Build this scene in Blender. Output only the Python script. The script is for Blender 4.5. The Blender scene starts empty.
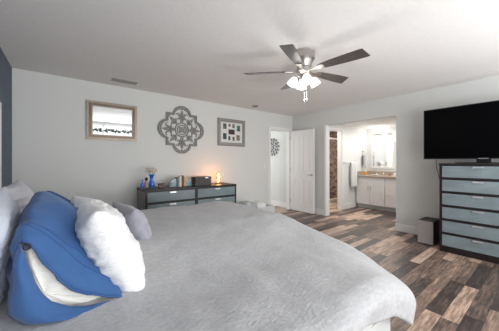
import bpy, bmesh, math, random
from mathutils import Vector, Matrix, noise
random.seed(7)
PI = math.pi
S = bpy.context.scene
COL = S.collection

# ------------------------------------------------------------------ camera, world, light, exposure
cam = bpy.data.cameras.new('camera')
camo = bpy.data.objects.new('camera', cam); COL.objects.link(camo)
camo.location = (0, 0, 1.24)
YAW = math.radians(37.9)
camo.rotation_euler = (PI/2, 0, -YAW)
cam.sensor_width = 36.0
cam.lens = 36.0*238/499
cam.shift_y = -3.5/499
cam.clip_start = 0.02
S.camera = camo

w = bpy.data.worlds.new('World'); S.world = w; w.use_nodes = True
w.node_tree.nodes['Background'].inputs[0].default_value = (0.75, 0.85, 1.0, 1)
w.node_tree.nodes['Background'].inputs[1].default_value = 1.0

vs = S.view_settings
vs.view_transform = 'Standard'; vs.look = 'None'; vs.gamma = 1.0; vs.use_curve_mapping = False
vs.exposure = 0.30

def light(name, kind, loc, energy, color=(1, 1, 1), size=1.0, size_y=None, rot=(0, 0, 0), spread=None):
    l = bpy.data.lights.new(name, kind); l.energy = energy; l.color = color
    if kind == 'AREA':
        l.size = size
        if size_y: l.shape = 'RECTANGLE'; l.size_y = size_y
        if spread: l.spread = spread
    else:
        l.shadow_soft_size = size
    o = bpy.data.objects.new(name, l); COL.objects.link(o)
    o.location = loc; o.rotation_euler = rot
    return o
# daylight through the window wall behind the camera and added fill
light('daylight_rear_window', 'AREA', (2.1, -1.62, 1.35), 70, (0.985, 0.99, 1.0), 4.2, 1.9, (math.radians(106), 0, 0))
light('rear_fill_up', 'AREA', (2.0, -1.50, 0.75), 62, (0.98, 0.99, 1.0), 4.2, 0.7, (math.radians(150), 0, 0))  # added unseen fill inside the rear window, aimed up to brighten the ceiling
light('hall_light', 'AREA', (3.6, 6.4, 1.5), 26, (1, 1, 1), 1.2, 1.8, (-PI/2, 0, 0))  # unseen area light at the far end of the hall
light('bath_ceiling_light', 'AREA', (6.0, 2.45, 2.16), 17, (1.0, 0.97, 0.93), 0.9, 0.9, (0, 0, 0))
light('shower_ceiling_light', 'AREA', (5.7, 3.9, 2.16), 30, (1.0, 0.93, 0.85), 0.4, 0.4, (0, 0, 0))

# ------------------------------------------------------------------ materials
def mat(name, color, rough=0.5, metal=0.0, spec=0.5, bump=None, vary=None, emit=None, trans=0.0, coat=0.0, sheen=0.0, ior=1.45):
    m = bpy.data.materials.new(name); m.use_nodes = True
    nt = m.node_tree; N = nt.nodes; L = nt.links
    b = N['Principled BSDF']
    b.inputs['Base Color'].default_value = (*color, 1)
    b.inputs['Roughness'].default_value = rough
    b.inputs['Metallic'].default_value = metal
    b.inputs['Specular IOR Level'].default_value = spec
    b.inputs['Transmission Weight'].default_value = trans
    b.inputs['Coat Weight'].default_value = coat
    b.inputs['Sheen Weight'].default_value = sheen
    b.inputs['IOR'].default_value = ior
    tc = N.new('ShaderNodeTexCoord')
    if vary:   # (scale, amount, (sx,sy,sz))
        mp = N.new('ShaderNodeMapping'); mp.inputs['Scale'].default_value = vary[2] if len(vary) > 2 else (1, 1, 1)
        nz = N.new('ShaderNodeTexNoise'); nz.inputs['Scale'].default_value = vary[0]; nz.inputs['Detail'].default_value = 6
        L.new(tc.outputs['Object'], mp.inputs['Vector']); L.new(mp.outputs[0], nz.inputs['Vector'])
        rp = N.new('ShaderNodeValToRGB')
        rp.color_ramp.elements[0].position = 0.3; rp.color_ramp.elements[1].position = 0.7
        a = vary[1]
        rp.color_ramp.elements[0].color = (*[c*(1-a) for c in color], 1)
        rp.color_ramp.elements[1].color = (*[min(1, c*(1+a)) for c in color], 1)
        L.new(nz.outputs['Fac'], rp.inputs[0]); L.new(rp.outputs[0], b.inputs['Base Color'])
    if bump:   # (scale, strength, distance, (sx,sy,sz))
        mp = N.new('ShaderNodeMapping'); mp.inputs['Scale'].default_value = bump[3] if len(bump) > 3 else (1, 1, 1)
        nz = N.new('ShaderNodeTexNoise'); nz.inputs['Scale'].default_value = bump[0]; nz.inputs['Detail'].default_value = 4
        bp = N.new('ShaderNodeBump'); bp.inputs['Strength'].default_value = bump[1]; bp.inputs['Distance'].default_value = bump[2]
        L.new(tc.outputs['Object'], mp.inputs['Vector']); L.new(mp.outputs[0], nz.inputs['Vector'])
        L.new(nz.outputs['Fac'], bp.inputs['Height']); L.new(bp.outputs[0], b.inputs['Normal'])
    if emit:
        b.inputs['Emission Color'].default_value = (*emit[0], 1); b.inputs['Emission Strength'].default_value = emit[1]
    return m

M = {}
M['wall'] = mat('wall_paint', (0.71, 0.725, 0.71), 0.8, bump=(120, 0.08, 0.003))
M['accent'] = mat('slate_paint', (0.11, 0.135, 0.18), 0.75, bump=(100, 0.1, 0.003), vary=(6, 0.12))
M['ceil'] = mat('ceiling_paint', (0.82, 0.81, 0.80), 0.9, bump=(28, 0.35, 0.006), vary=(25, 0.02))
M['bathwall'] = mat('bath_paint', (0.78, 0.79, 0.78), 0.7)
M['trim'] = mat('white_trim', (0.85, 0.85, 0.84), 0.4)
M['door'] = mat('white_door', (0.83, 0.825, 0.82), 0.4)
M['nickel'] = mat('brushed_nickel', (0.50, 0.475, 0.45), 0.36, 1.0, bump=(60, 0.1, 0.001, (1, 1, 12)))
M['chrome'] = mat('chrome', (0.8, 0.8, 0.8), 0.12, 1.0)
M['espresso'] = mat('espresso_wood', (0.016, 0.011, 0.012), 0.42, vary=(5, 0.3, (1, 14, 14)))
M['side'] = mat('espresso_side_lightened', (0.25, 0.235, 0.23), 0.45, vary=(5, 0.25, (1, 14, 14)))  # espresso with light painted in: paler tone offsets the shade on this side
M['glassfront'] = mat('frosted_blue_glass', (0.205, 0.26, 0.28), 0.28, coat=0.6, vary=(3.0, 0.16, (1, 1, 3)))
M['handle'] = mat('handle_metal', (0.75, 0.76, 0.77), 0.35, 0.85)
M['quilt'] = mat('quilt_cloth', (0.42, 0.425, 0.435), 0.95, sheen=0.2, bump=(48, 0.45, 0.010, (1, 1.8, 1)), vary=(40, 0.10, (0.8, 2.2, 1)))
M['base'] = mat('bed_linen', (0.60, 0.62, 0.605), 0.9, bump=(90, 0.2, 0.003))
M['whitecloth'] = mat('white_cotton', (0.78, 0.78, 0.785), 0.9, bump=(9, 0.7, 0.03, (1, 3.2, 1)), sheen=0.1)
M['cream'] = mat('pillow_ticking', (0.74, 0.73, 0.69), 0.9, bump=(30, 0.4, 0.008, (1, 4, 4)))
M['blue'] = mat('blue_cotton', (0.036, 0.105, 0.27), 0.85, bump=(9, 0.35, 0.02, (1, 2.2, 1)), vary=(14, 0.09), sheen=0.15)
M['blueedge'] = mat('blue_hem', (0.035, 0.095, 0.26), 0.85, bump=(60, 0.3, 0.004))
M['pale'] = mat('pale_blue_cotton', (0.56, 0.60, 0.68), 0.9, bump=(10, 0.4, 0.02), sheen=0.1)
M['pale2'] = mat('pale_grey_cotton', (0.56, 0.57, 0.62), 0.9, bump=(10, 0.4, 0.02))
M['mauve'] = mat('mauve_grey_velvet', (0.29, 0.29, 0.34), 0.9, bump=(24, 0.4, 0.008), vary=(18, 0.12), sheen=0.3)
M['button'] = mat('navy_button', (0.01, 0.015, 0.04), 0.4)
M['greyup'] = mat('grey_upholstery', (0.30, 0.31, 0.32), 0.9, bump=(120, 0.3, 0.002))
M['black'] = mat('black_plastic', (0.008, 0.008, 0.009), 0.35)
M['screen'] = mat('tv_screen', (0.002, 0.002, 0.0025), 0.35, spec=0.03)
M['subgrille'] = mat('grey_grille_cloth', (0.33, 0.30, 0.295), 0.8, bump=(200, 0.3, 0.002), vary=(60, 0.06))
M['subbox'] = mat('dark_speaker_wood', (0.03, 0.027, 0.028), 0.5)
M['blade'] = mat('fan_blade_wood', (0.075, 0.068, 0.066), 0.3, coat=0.5, vary=(8, 0.3, (1, 8, 1)))
M['shade'] = mat('lit_frosted_glass', (0.95, 0.93, 0.9), 0.4, emit=((1, 0.96, 0.9), 1.7))
M['mframe'] = mat('champagne_frame', (0.30, 0.255, 0.21), 0.42, 0.55, bump=(60, 0.3, 0.003, (1, 1, 6)), vary=(40, 0.15))
M['mframe2'] = mat('dark_bronze_frame', (0.16, 0.125, 0.10), 0.4, 0.55, vary=(30, 0.2))
M['mirror'] = mat('mirror_glass', (0.93, 0.95, 0.96), 0.02, 1.0)
M['silverf'] = mat('pewter_frame', (0.33, 0.32, 0.31), 0.38, 0.7, bump=(50, 0.4, 0.004), vary=(40, 0.2))
M['mat_board'] = mat('white_mat_board', (0.74, 0.74, 0.72), 0.8)
M['medal'] = mat('weathered_grey_wood', (0.27, 0.262, 0.255), 0.7, bump=(70, 0.6, 0.005), vary=(45, 0.5))
M['medal2'] = mat('pale_carved_wood', (0.30, 0.295, 0.29), 0.75, bump=(70, 0.6, 0.005), vary=(45, 0.22))
M['darkmetal'] = mat('dark_grey_metal', (0.10, 0.10, 0.105), 0.45, 0.7)
M['switch'] = mat('switch_white', (0.8, 0.8, 0.78), 0.4)
M['cobalt'] = mat('cobalt_glass', (0.015, 0.13, 0.62), 0.08, spec=0.7, coat=0.6)
M['pinkglass'] = mat('dusty_pink_ceramic', (0.40, 0.28, 0.25), 0.3)
M['petal'] = mat('dried_petal', (0.68, 0.62, 0.52), 0.9)
M['stem'] = mat('dry_stem', (0.22, 0.17, 0.10), 0.9)
M['walnut'] = mat('small_brown_wood', (0.13, 0.075, 0.05), 0.5, vary=(20, 0.3))
M['agate'] = mat('blue_agate', (0.05, 0.15, 0.20), 0.15, coat=0.7, vary=(20, 0.35))
M['agate2'] = mat('pale_agate', (0.17, 0.29, 0.34), 0.15, coat=0.7, vary=(30, 0.25))
M['weave'] = mat('dark_grey_weave', (0.095, 0.085, 0.082), 0.7, bump=(90, 0.8, 0.006, (1, 1, 1.6)), vary=(60, 0.3))
def thin_glass(name, col, gl=.08):
    m = bpy.data.materials.new(name); m.use_nodes = True; nt = m.node_tree; N = nt.nodes; L = nt.links
    N.remove(N['Principled BSDF']); t = N.new('ShaderNodeBsdfTransparent'); t.inputs[0].default_value = (*col, 1)
    g = N.new('ShaderNodeBsdfGlossy'); g.inputs['Roughness'].default_value = .03; g.inputs[0].default_value = (1, 1, 1, 1)
    mx = N.new('ShaderNodeMixShader'); mx.inputs[0].default_value = gl
    L.new(t.outputs[0], mx.inputs[1]); L.new(g.outputs[0], mx.inputs[2]); L.new(mx.outputs[0], N['Material Output'].inputs[0]); return m
M['amber'] = thin_glass('amber_glass', (1.0, 0.92, 0.80), .1)
M['flame'] = mat('warm_bulb', (1, 0.7, 0.35), 0.4, emit=((1.0, 0.6, 0.28), 12))
M['copper'] = mat('copper_wire', (0.62, 0.33, 0.17), 0.3, 0.9)
M['page'] = mat('book_pages', (0.72, 0.68, 0.6), 0.9)
M['binw'] = mat('white_plastic_bin', (0.72, 0.73, 0.74), 0.4)
M['bincloth'] = mat('grey_folded_cloth', (0.46, 0.48, 0.50), 0.9, bump=(40, 0.4, 0.005), vary=(16, 0.4))
M['counter'] = mat('tan_speckled_counter', (0.46, 0.37, 0.29), 0.3, vary=(90, 0.35))
M['cabinet'] = mat('white_cabinet', (0.86, 0.85, 0.835), 0.45)
M['toe'] = mat('toe_kick', (0.6, 0.59, 0.58), 0.6)
M['towel'] = mat('white_towel', (0.80, 0.81, 0.80), 0.95, bump=(160, 0.5, 0.004), sheen=0.3)
M['towelg'] = mat('grey_towel', (0.40, 0.42, 0.43), 0.95, bump=(160, 0.5, 0.004), sheen=0.3)
M['orange'] = mat('orange_plastic', (0.80, 0.33, 0.05), 0.4)
M['porcelain'] = mat('porcelain', (0.85, 0.85, 0.84), 0.12)
M['clearglass'] = thin_glass('clear_glass', (.96, .98, .97), .05)
M['vent'] = mat('vent_metal', (0.42, 0.41, 0.40), 0.5)
M['ventdark'] = mat('vent_gap', (0.12, 0.12, 0.12), 0.8)
M['blind'] = mat('window_blind', (0.62, 0.64, 0.66), 0.6)
M['garland'] = mat('dark_leaf', (0.03, 0.045, 0.03), 0.8)
M['litshade'] = mat('daylit_shade', (0.8, 0.8, 0.8), 0.8, emit=((0.96, 0.98, 1.0), 0.42))

# plank floor
def floor_mat(name, pw=0.112, pl=0.8):
    m = bpy.data.materials.new(name); m.use_nodes = True
    nt = m.node_tree; N = nt.nodes; L = nt.links; b = N['Principled BSDF']
    tc = N.new('ShaderNodeTexCoord'); sx = N.new('ShaderNodeSeparateXYZ'); L.new(tc.outputs['Object'], sx.inputs[0])
    def math_(op, a, c=None):
        n = N.new('ShaderNodeMath'); n.operation = op
        for i, v in enumerate((a, c)):
            if v is None: continue
            if isinstance(v, (int, float)): n.inputs[i].default_value = v
            else: L.new(v, n.inputs[i])
        return n.outputs[0]
    ys = math_('DIVIDE', sx.outputs[1], pw); row = math_('FLOOR', ys)
    w1 = N.new('ShaderNodeTexWhiteNoise'); w1.noise_dimensions = '1D'; L.new(row, w1.inputs['W'])
    xs = math_('ADD', math_('DIVIDE', sx.outputs[0], pl), math_('MULTIPLY', w1.outputs['Value'], 7.3)); colm = math_('FLOOR', xs)
    cb = N.new('ShaderNodeCombineXYZ'); L.new(row, cb.inputs[0]); L.new(colm, cb.inputs[1])
    w2 = N.new('ShaderNodeTexWhiteNoise'); w2.noise_dimensions = '2D'; L.new(cb.outputs[0], w2.inputs['Vector'])
    # grain
    mp = N.new('ShaderNodeMapping'); mp.inputs['Scale'].default_value = (2.4, 18, 1)
    ad = N.new('ShaderNodeVectorMath'); ad.operation = 'ADD'
    sc = N.new('ShaderNodeVectorMath'); sc.operation = 'SCALE'; sc.inputs['Scale'].default_value = 9.0
    L.new(w2.outputs['Color'], sc.inputs[0]); L.new(tc.outputs['Object'], mp.inputs[0])
    L.new(mp.outputs[0], ad.inputs[0]); L.new(sc.outputs[0], ad.inputs[1])
    nz = N.new('ShaderNodeTexNoise'); nz.inputs['Scale'].default_value = 2.2; nz.inputs['Detail'].default_value = 7; nz.inputs['Roughness'].default_value = 0.65
    L.new(ad.outputs[0], nz.inputs['Vector'])
    v = math_('ADD', w2.outputs['Value'], math_('MULTIPLY', math_('SUBTRACT', nz.outputs['Fac'], 0.5), 1.8))
    rp = N.new('ShaderNodeValToRGB'); cr = rp.color_ramp
    stops = [(0.0, (0.045, 0.033, 0.030)), (0.28, (0.10, 0.072, 0.060)), (0.5, (0.20, 0.137, 0.108)), (0.68, (0.27, 0.19, 0.15)), (0.84, (0.44, 0.30, 0.22)), (1.0, (0.55, 0.41, 0.33))]
    cr.elements[0].position = stops[0][0]; cr.elements[0].color = (*stops[0][1], 1)
    cr.elements[1].position = 1.0; cr.elements[1].color = (*stops[-1][1], 1)
    for p, c in stops[1:-1]:
        e = cr.elements.new(p); e.color = (*c, 1)
    L.new(v, rp.inputs[0])
    # seams
    fy = math_('FRACT', ys); fx = math_('FRACT', xs)
    s1 = math_('LESS_THAN', fy, 0.03); s2 = math_('LESS_THAN', fx, 0.004)
    seam = math_('MAXIMUM', s1, s2)
    mx = N.new('ShaderNodeMix'); mx.data_type = 'RGBA'
    L.new(seam, mx.inputs[0]); L.new(rp.outputs[0], mx.inputs[6]); mx.inputs[7].default_value = (0.03, 0.024, 0.022, 1)
    L.new(mx.outputs[2], b.inputs['Base Color'])
    rr = math_('ADD', 0.30, math_('MULTIPLY', nz.outputs['Fac'], 0.22)); L.new(rr, b.inputs['Roughness'])
    bp = N.new('ShaderNodeBump'); bp.inputs['Strength'].default_value = 0.25; bp.inputs['Distance'].default_value = 0.004
    L.new(nz.outputs['Fac'], bp.inputs['Height']); L.new(bp.outputs[0], b.inputs['Normal'])
    return m
M['floor'] = floor_mat('plank_floor')

def tile_mat():
    m = bpy.data.materials.new('brown_stone_tile'); m.use_nodes = True
    nt = m.node_tree; N = nt.nodes; L = nt.links; b = N['Principled BSDF']
    tc = N.new('ShaderNodeTexCoord')
    vo = N.new('ShaderNodeTexVoronoi'); vo.inputs['Scale'].default_value = 14; L.new(tc.outputs['Object'], vo.inputs['Vector'])
    rp = N.new('ShaderNodeValToRGB'); cr = rp.color_ramp
    cr.elements[0].color = (0.07, 0.045, 0.038, 1); cr.elements[1].color = (0.33, 0.22, 0.17, 1)
    e = cr.elements.new(0.5); e.color = (0.17, 0.115, 0.095, 1)
    sp = N.new('ShaderNodeSeparateColor'); L.new(vo.outputs['Color'], sp.inputs[0]); L.new(sp.outputs[0], rp.inputs[0])
    L.new(rp.outputs[0], b.inputs['Base Color']); b.inputs['Roughness'].default_value = 0.35
    return m
M['tile'] = tile_mat()

# ------------------------------------------------------------------ mesh helpers
class MB:
    def __init__(s): s.bm = bmesh.new()
    def box(s, x0, x1, y0, y1, z0, z1, bev=0.0, mtx=None):
        r = bmesh.ops.create_cube(s.bm, size=1.0); vs_ = r['verts']
        for v in vs_:
            v.co = Vector((x0+(v.co.x+.5)*(x1-x0), y0+(v.co.y+.5)*(y1-y0), z0+(v.co.z+.5)*(z1-z0)))
        if bev > 0:
            es = list({e for v in vs_ for e in v.link_edges})
            rb = bmesh.ops.bevel(s.bm, geom=es, offset=bev, segments=2, affect='EDGES', profile=0.6)
            vs_ = list({v for f in rb['faces'] for v in f.verts} | {v for v in vs_ if v.is_valid})
        if mtx is not None: bmesh.ops.transform(s.bm, matrix=mtx, verts=vs_)
        return s
    def tube(s, pts, r, seg=8, closed=False, cap=True):
        P = [Vector(p) for p in pts]; n = len(P)
        R = r if isinstance(r, (list, tuple)) else [r]*n
        rings = []; up = None
        for i in range(n):
            if closed: t = P[(i+1) % n]-P[i-1]
            else: t = P[min(i+1, n-1)]-P[max(i-1, 0)]
            t.normalize()
            if up is None:
                up = Vector((0, 0, 1)) if abs(t.z) < .9 else Vector((1, 0, 0))
            a = t.cross(up)
            if a.length < 1e-5: a = t.orthogonal()
            a.normalize(); b = a.cross(t).normalized(); up = b
            rings.append([s.bm.verts.new(P[i]+(a*math.cos(2*PI*k/seg)+b*math.sin(2*PI*k/seg))*R[i]) for k in range(seg)])
        m = n if closed else n-1
        for i in range(m):
            A = rings[i]; B = rings[(i+1) % n]
            for k in range(seg): s.bm.faces.new((A[k], A[(k+1) % seg], B[(k+1) % seg], B[k]))
        if cap and not closed:
            s.bm.faces.new(rings[0][::-1]); s.bm.faces.new(rings[-1])
        return s
    def lathe(s, prof, c=(0, 0, 0), seg=24, mtx=None, capb=True, capt=True):
        rings = []; new = []
        for (r, z) in prof:
            ring = [s.bm.verts.new((c[0]+r*math.cos(2*PI*k/seg), c[1]+r*math.sin(2*PI*k/seg), c[2]+z)) for k in range(seg)]
            rings.append(ring); new += ring
        for A, B in zip(rings, rings[1:]):
            for k in range(seg): s.bm.faces.new((A[k], A[(k+1) % seg], B[(k+1) % seg], B[k]))
        if capb: s.bm.faces.new(rings[0][::-1])
        if capt: s.bm.faces.new(rings[-1])
        if mtx is not None: bmesh.ops.transform(s.bm, matrix=mtx, verts=new)
        return s
    def prism(s, poly, d0, d1, f):   # poly of 2D points, f(a,b,d)->xyz
        A = [s.bm.verts.new(f(a, b, d0)) for a, b in poly]; B = [s.bm.verts.new(f(a, b, d1)) for a, b in poly]
        n = len(poly)
        s.bm.faces.new(A[::-1]); s.bm.faces.new(B)
        for i in range(n): s.bm.faces.new((A[i], A[(i+1) % n], B[(i+1) % n], B[i]))
        return s
    def band(s, outer, inner, d0, d1, f):   # ring-shaped prism
        n = len(outer)
        O0 = [s.bm.verts.new(f(a, b, d0)) for a, b in outer]; O1 = [s.bm.verts.new(f(a, b, d1)) for a, b in outer]
        I0 = [s.bm.verts.new(f(a, b, d0)) for a, b in inner]; I1 = [s.bm.verts.new(f(a, b, d1)) for a, b in inner]
        for i in range(n):
            j = (i+1) % n
            s.bm.faces.new((O0[i], O0[j], O1[j], O1[i])); s.bm.faces.new((I0[j], I0[i], I1[i], I1[j]))
            s.bm.faces.new((O1[i], O1[j], I1[j], I1[i])); s.bm.faces.new((O0[j], O0[i], I0[i], I0[j]))
        return s
    def grid(s, rows, closed_u=False):
        V = [[s.bm.verts.new(p) for p in r] for r in rows]
        for A, B in zip(V, V[1:]):
            n = len(A)
            for k in range(n if closed_u else n-1):
                s.bm.faces.new((A[k], A[(k+1) % n], B[(k+1) % n], B[k]))
        return V
    def build(s, name, m, parent=None, smooth=False, angle=None):
        bmesh.ops.recalc_face_normals(s.bm, faces=s.bm.faces[:])
        me = bpy.data.meshes.new(name); s.bm.to_mesh(me); s.bm.free()
        me.materials.append(m)
        if smooth:
            for p in me.polygons: p.use_smooth = True
            if angle: me.set_sharp_from_angle(angle=math.radians(angle))
        o = bpy.data.objects.new(name, me); COL.objects.link(o)
        if parent: o.parent = parent
        return o

def tag(o, label=None, cat=None, group=None, kind=None):
    if label: o['label'] = label
    if cat: o['category'] = cat
    if group: o['group'] = group
    if kind: o['kind'] = kind
    return o
def thing(name, loc, label, cat, group=None, rz=0.0, rot=None):
    o = bpy.data.objects.new(name, None); COL.objects.link(o)
    o.location = loc; o.rotation_euler = rot if rot else (0, 0, rz); o.empty_display_size = 0.1
    return tag(o, label, cat, group)
def struct(name, mb, m, parent=None, smooth=False):
    o = mb.build(name, m, parent, smooth)
    if parent is None: o['kind'] = 'structure'
    return o
def copy_tree(o, parent=None):
    c = o.copy(); COL.objects.link(c)
    if parent: c.parent = parent
    for ch in list(o.children): copy_tree(ch, c)
    return c

# ------------------------------------------------------------------ room shell
XL, XR, YA, YR, H = -0.526, 4.753, 4.258, -1.70, 2.44
T = 0.12
BH = 2.20        # bathroom ceiling
struct('floor', MB().box(XL-T, 8.0, YR-T, 6.6, -0.12, 0), M['floor'])
struct('ceiling', MB().box(XL-T, XR+T, YR-T, YA+T, H, H+0.12), M['ceil'])
# left (accent) wall with a window
W0, W1, WZ0, WZ1 = 2.35, 3.47, 0.92, 1.79
b = MB()
b.box(XL-T, XL, YR, W0, 0, H); b.box(XL-T, XL, W1, YA, 0, H)
b.box(XL-T, XL, W0, W1, 0, WZ0); b.box(XL-T, XL, W0, W1, WZ1, H)
struct('wall_left', b, M['accent'])
wn = thing('window_1', (XL, 0, 0), None, None); wn['kind'] = 'structure'
b = MB(); x0, x1 = 0.0, 0.014
b.box(x0, x1, W0-.06, W0, WZ0-.06, WZ1+.06); b.box(x0, x1, W1, W1+.05, WZ0-.06, WZ1+.06)
b.box(x0, x1, W0, W1, WZ1, WZ1+.06); b.box(x0, x1+.03, W0-.08, W1+.07, WZ0-.03, WZ0)
b.build('window_frame', M['trim'], wn)
b = MB()
for k in range(30):
    z = WZ0+0.02+k*0.0295
    b.box(-.055, -.015, W0+.005, W1-.005, z, z+0.004, mtx=None)
    b.box(-.037, -.034, W0+.005, W1-.005, z, z+0.027)
b.build('window_blind', M['blind'], wn)
MB().box(-.10, -.095, W0, W1, WZ0, WZ1).build('pane', M['clearglass'], wn)
# far wall with door opening
DX0, DX1, DZ = 3.955, 4.655, 2.045
b = MB(); b.box(XL-T, DX0, YA, YA+T, 0, H); b.box(DX1, XR, YA, YA+T, 0, H); b.box(DX0, DX1, YA, YA+T, DZ, H)
struct('wall_far', b, M['wall'])
# right wall, with wide bathroom opening (runs on behind the far wall as the hall's side)
OY0, OY1, OZ = 1.775, 3.24, 2.085
b = MB(); b.box(XR, XR+T, YR, OY0, 0, H); b.box(XR, XR+T, OY1, 6.5, 0, H); b.box(XR, XR+T, OY0, OY1, OZ, H)
struct('wall_right', b, M['wall'])
# rear wall with a big window
RX0, RX1, RZ0, RZ1 = 0.1, 4.1, 0.35, 2.36
b = MB(); b.box(XL-T, RX0, YR-T, YR, 0, H); b.box(RX1, XR+T, YR-T, YR, 0, H)
b.box(RX0, RX1, YR-T, YR, 0, RZ0); b.box(RX0, RX1, YR-T, YR, RZ1, H)
struct('wall_rear', b, M['wall'])
wn = thing('window_2', (0, YR, 0), None, None); wn['kind'] = 'structure'
b = MB()
for xx in (RX0, RX0+1.0, RX0+2.0, RX0+3.0, RX1-.05): b.box(xx, xx+.05, -.06, .012, RZ0, RZ1)
b.box(RX0, RX1, -.06, .012, RZ1-.05, RZ1); b.box(RX0, RX1, -.06, .03, RZ0, RZ0+.05)
b.build('window_frame', M['trim'], wn)
MB().box(RX0, RX1, -.09, -.08, RZ0, RZ1).build('window_shade', M['litshade'], wn)
# hall beyond the far door
struct('wall_hall_left', MB().box(2.7, 2.8, YA+T, 6.5, 0, H), M['wall'])
struct('wall_hall_far', MB().box(2.7, XR+T, 6.5, 6.6, 0, H), M['wall'])
struct('ceiling_hall', MB().box(2.7, XR+T, YA+T, 6.6, H, H+.1), M['ceil'])
# bathroom
BXR, BY = 7.05, 3.41
struct('ceiling_bath', MB().box(XR+T, BXR+.1, 0.9, 5.3, BH, BH+.1), M['ceil'])
struct('wall_bath_far', MB().box(BXR, BXR+.1, 0.9, 5.3, 0, BH), M['bathwall'])
struct('wall_bath_right', MB().box(XR+T, BXR, 0.9, 1.0, 0, BH), M['bathwall'])
SX0, SX1 = 4.95, 5.69
b = MB(); b.box(XR+T, SX0, BY, BY+.11, 0, BH); b.box(SX1, BXR, BY, BY+.11, 0, BH); b.box(SX0, SX1, BY, BY+.11, 2.05, BH)
struct('wall_bath_left', b, M['bathwall'])
struct('wall_shower', MB().box(XR+T, BXR, 5.0, 5.1, 0, BH), M['tile'])
struct('wall_shower_side', MB().box(6.72, 6.8, BY+.11, 5.0, 0, BH), M['tile'])

# trims: baseboards and casings
def baseboard(name, x0, x1, y0, y1, side, h=0.135):
    b = MB(); b.box(x0, x1, y0, y1, 0, h-.02)
    if side == 'y-': b.box(x0, x1, y0+.006, y1, h-.02, h)
    elif side == 'y+': b.box(x0, x1, y0, y1-.006, h-.02, h)
    elif side == 'x-': b.box(x0+.006, x1, y0, y1, h-.02, h)
    else: b.box(x0, x1-.006, y0, y1, h-.02, h)
    struct(name, b, M['trim'])
bt = .016
baseboard('baseboard_far', XL, DX0-.075, YA-bt, YA, 'y-')
baseboard('baseboard_right_front', XR-bt, XR, YR, OY0, 'x-')
baseboard('baseboard_right_back', XR-bt, XR, OY1+.045, YA, 'x-')
baseboard('baseboard_left', XL, XL+bt, YR, YA-bt, 'x+')
baseboard('baseboard_rear', XL+bt, XR-bt, YR, YR+bt, 'y+')
baseboard('baseboard_hall', XR-bt, XR, YA+T, 6.5, 'x-')
baseboard('baseboard_bath', SX1+.06, 6.36, BY-bt, BY, 'y-')
baseboard('baseboard_opening_end', XR, XR+T, OY0, OY0+bt, 'y+')
def casing(name, f, a0, a1, top, wd=.065, th=.018):
    # f(a, d, z) -> corners ; a along wall, d out of wall
    b = MB()
    def bx(a, a2, z, z2, d):
        p = f(a, 0, z); q = f(a2, d, z2)
        b.box(min(p[0], q[0]), max(p[0], q[0]), min(p[1], q[1]), max(p[1], q[1]), z, z2)
    for d, k in ((th*.6, 0), (th, .018)):
        bx(a0-wd, a0-k, 0, top+wd, d) if not k else bx(a0-wd+k, a0-k, 0, top+wd-k, d)
        bx(a1+k, a1+wd, 0, top+wd, d) if not k else bx(a1+k, a1+wd-k, 0, top+wd-k, d)
        bx(a0, a1, top+k, top+wd-k, d)
    return b
b = casing('trim_1', lambda a, d, z: (a, YA-d, z), DX0, DX1, DZ)
b.box(DX0, DX0+.018, YA, YA+T, 0, DZ); b.box(DX1-.018, DX1, YA, YA+T, 0, DZ); b.box(DX0+.018, DX1-.018, YA, YA+T, DZ-.018, DZ)
struct('trim_1', b, M['trim'])
b = MB(); b.box(XR-.02, XR, OY1, OY1+.045, 0, OZ+.012); b.box(XR-.02, XR+T, OY1-.012, OY1, 0, OZ)
struct('trim_2', b, M['trim'])
b = casing('trim_3', lambda a, d, z: (a, BY-d, z), SX0, SX1, 2.05, wd=.06)
b.box(SX0, SX0+.018, BY, BY+.11, 0, 2.05); b.box(SX1-.018, SX1, BY, BY+.11, 0, 2.05); b.box(SX0+.018, SX1-.018, BY, BY+.11, 2.032, 2.05)
bmesh.ops.delete(b.bm, geom=[v for v in b.bm.verts if v.co.x < XR+T-.001], context='VERTS') if False else None
struct('trim_3', b, M['trim'])

# door leaf, hinged at the corner and opened against the right wall
def panel_door(w, h, th):
    b = MB(); st = .10
    # stiles and rails round four recessed panels
    b.box(0, st, -th/2, th/2, 0, h); b.box(w-st, w, -th/2, th/2, 0, h); b.box(w/2-.045, w/2+.045, -th/2, th/2, .2, h-.11)
    for z0, z1 in ((0, .2), (.80, .98), (h-.11, h)): b.box(st, w-st, -th/2, th/2, z0, z1)
    for z0, z1 in ((.2, .80), (.98, h-.11)):
        for x0, x1 in ((st, w/2-.045), (w/2+.045, w-st)):
            b.box(x0, x1, -th*.28, th*.28, z0, z1)
            b.box(x0+.03, x1-.03, -th*.46, th*.46, z0+.035, z1-.035, bev=.008)
    return b
dr = thing('door_1', (DX1+.003, YA-.03, 0.012), None, None); dr['kind'] = 'structure'
dvec = Vector((4.655, 3.49, 0))-Vector((DX1+.003, YA-.03, 0)); dr.rotation_euler = (0, 0, math.atan2(dvec.y, dvec.x))
panel_door(0.735, 2.02, .036).build('door_leaf', M['door'], dr)
for sg in (1, -1):
    b = MB(); b.lathe([(.028, 0), (.028, .008), (.012, .012), (.011, .035)], seg=16, mtx=Matrix.Translation((.675, sg*.018, .92)) @ Matrix.Rotation(-sg*PI/2, 4, 'X'))
    b.tube([(.675, sg*.052, .92), (.64, sg*.056, .921), (.575, sg*.052, .918)], [.011, .010, .008])
    b.build('door_handle', M['nickel'], dr, True, 40)
for z in (.2, 1.0, 1.8): MB().tube([(-.004, -.02, z), (-.004, -.02, z+.09)], .007).build('hinge', M['nickel'], dr, True, 40)

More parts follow.
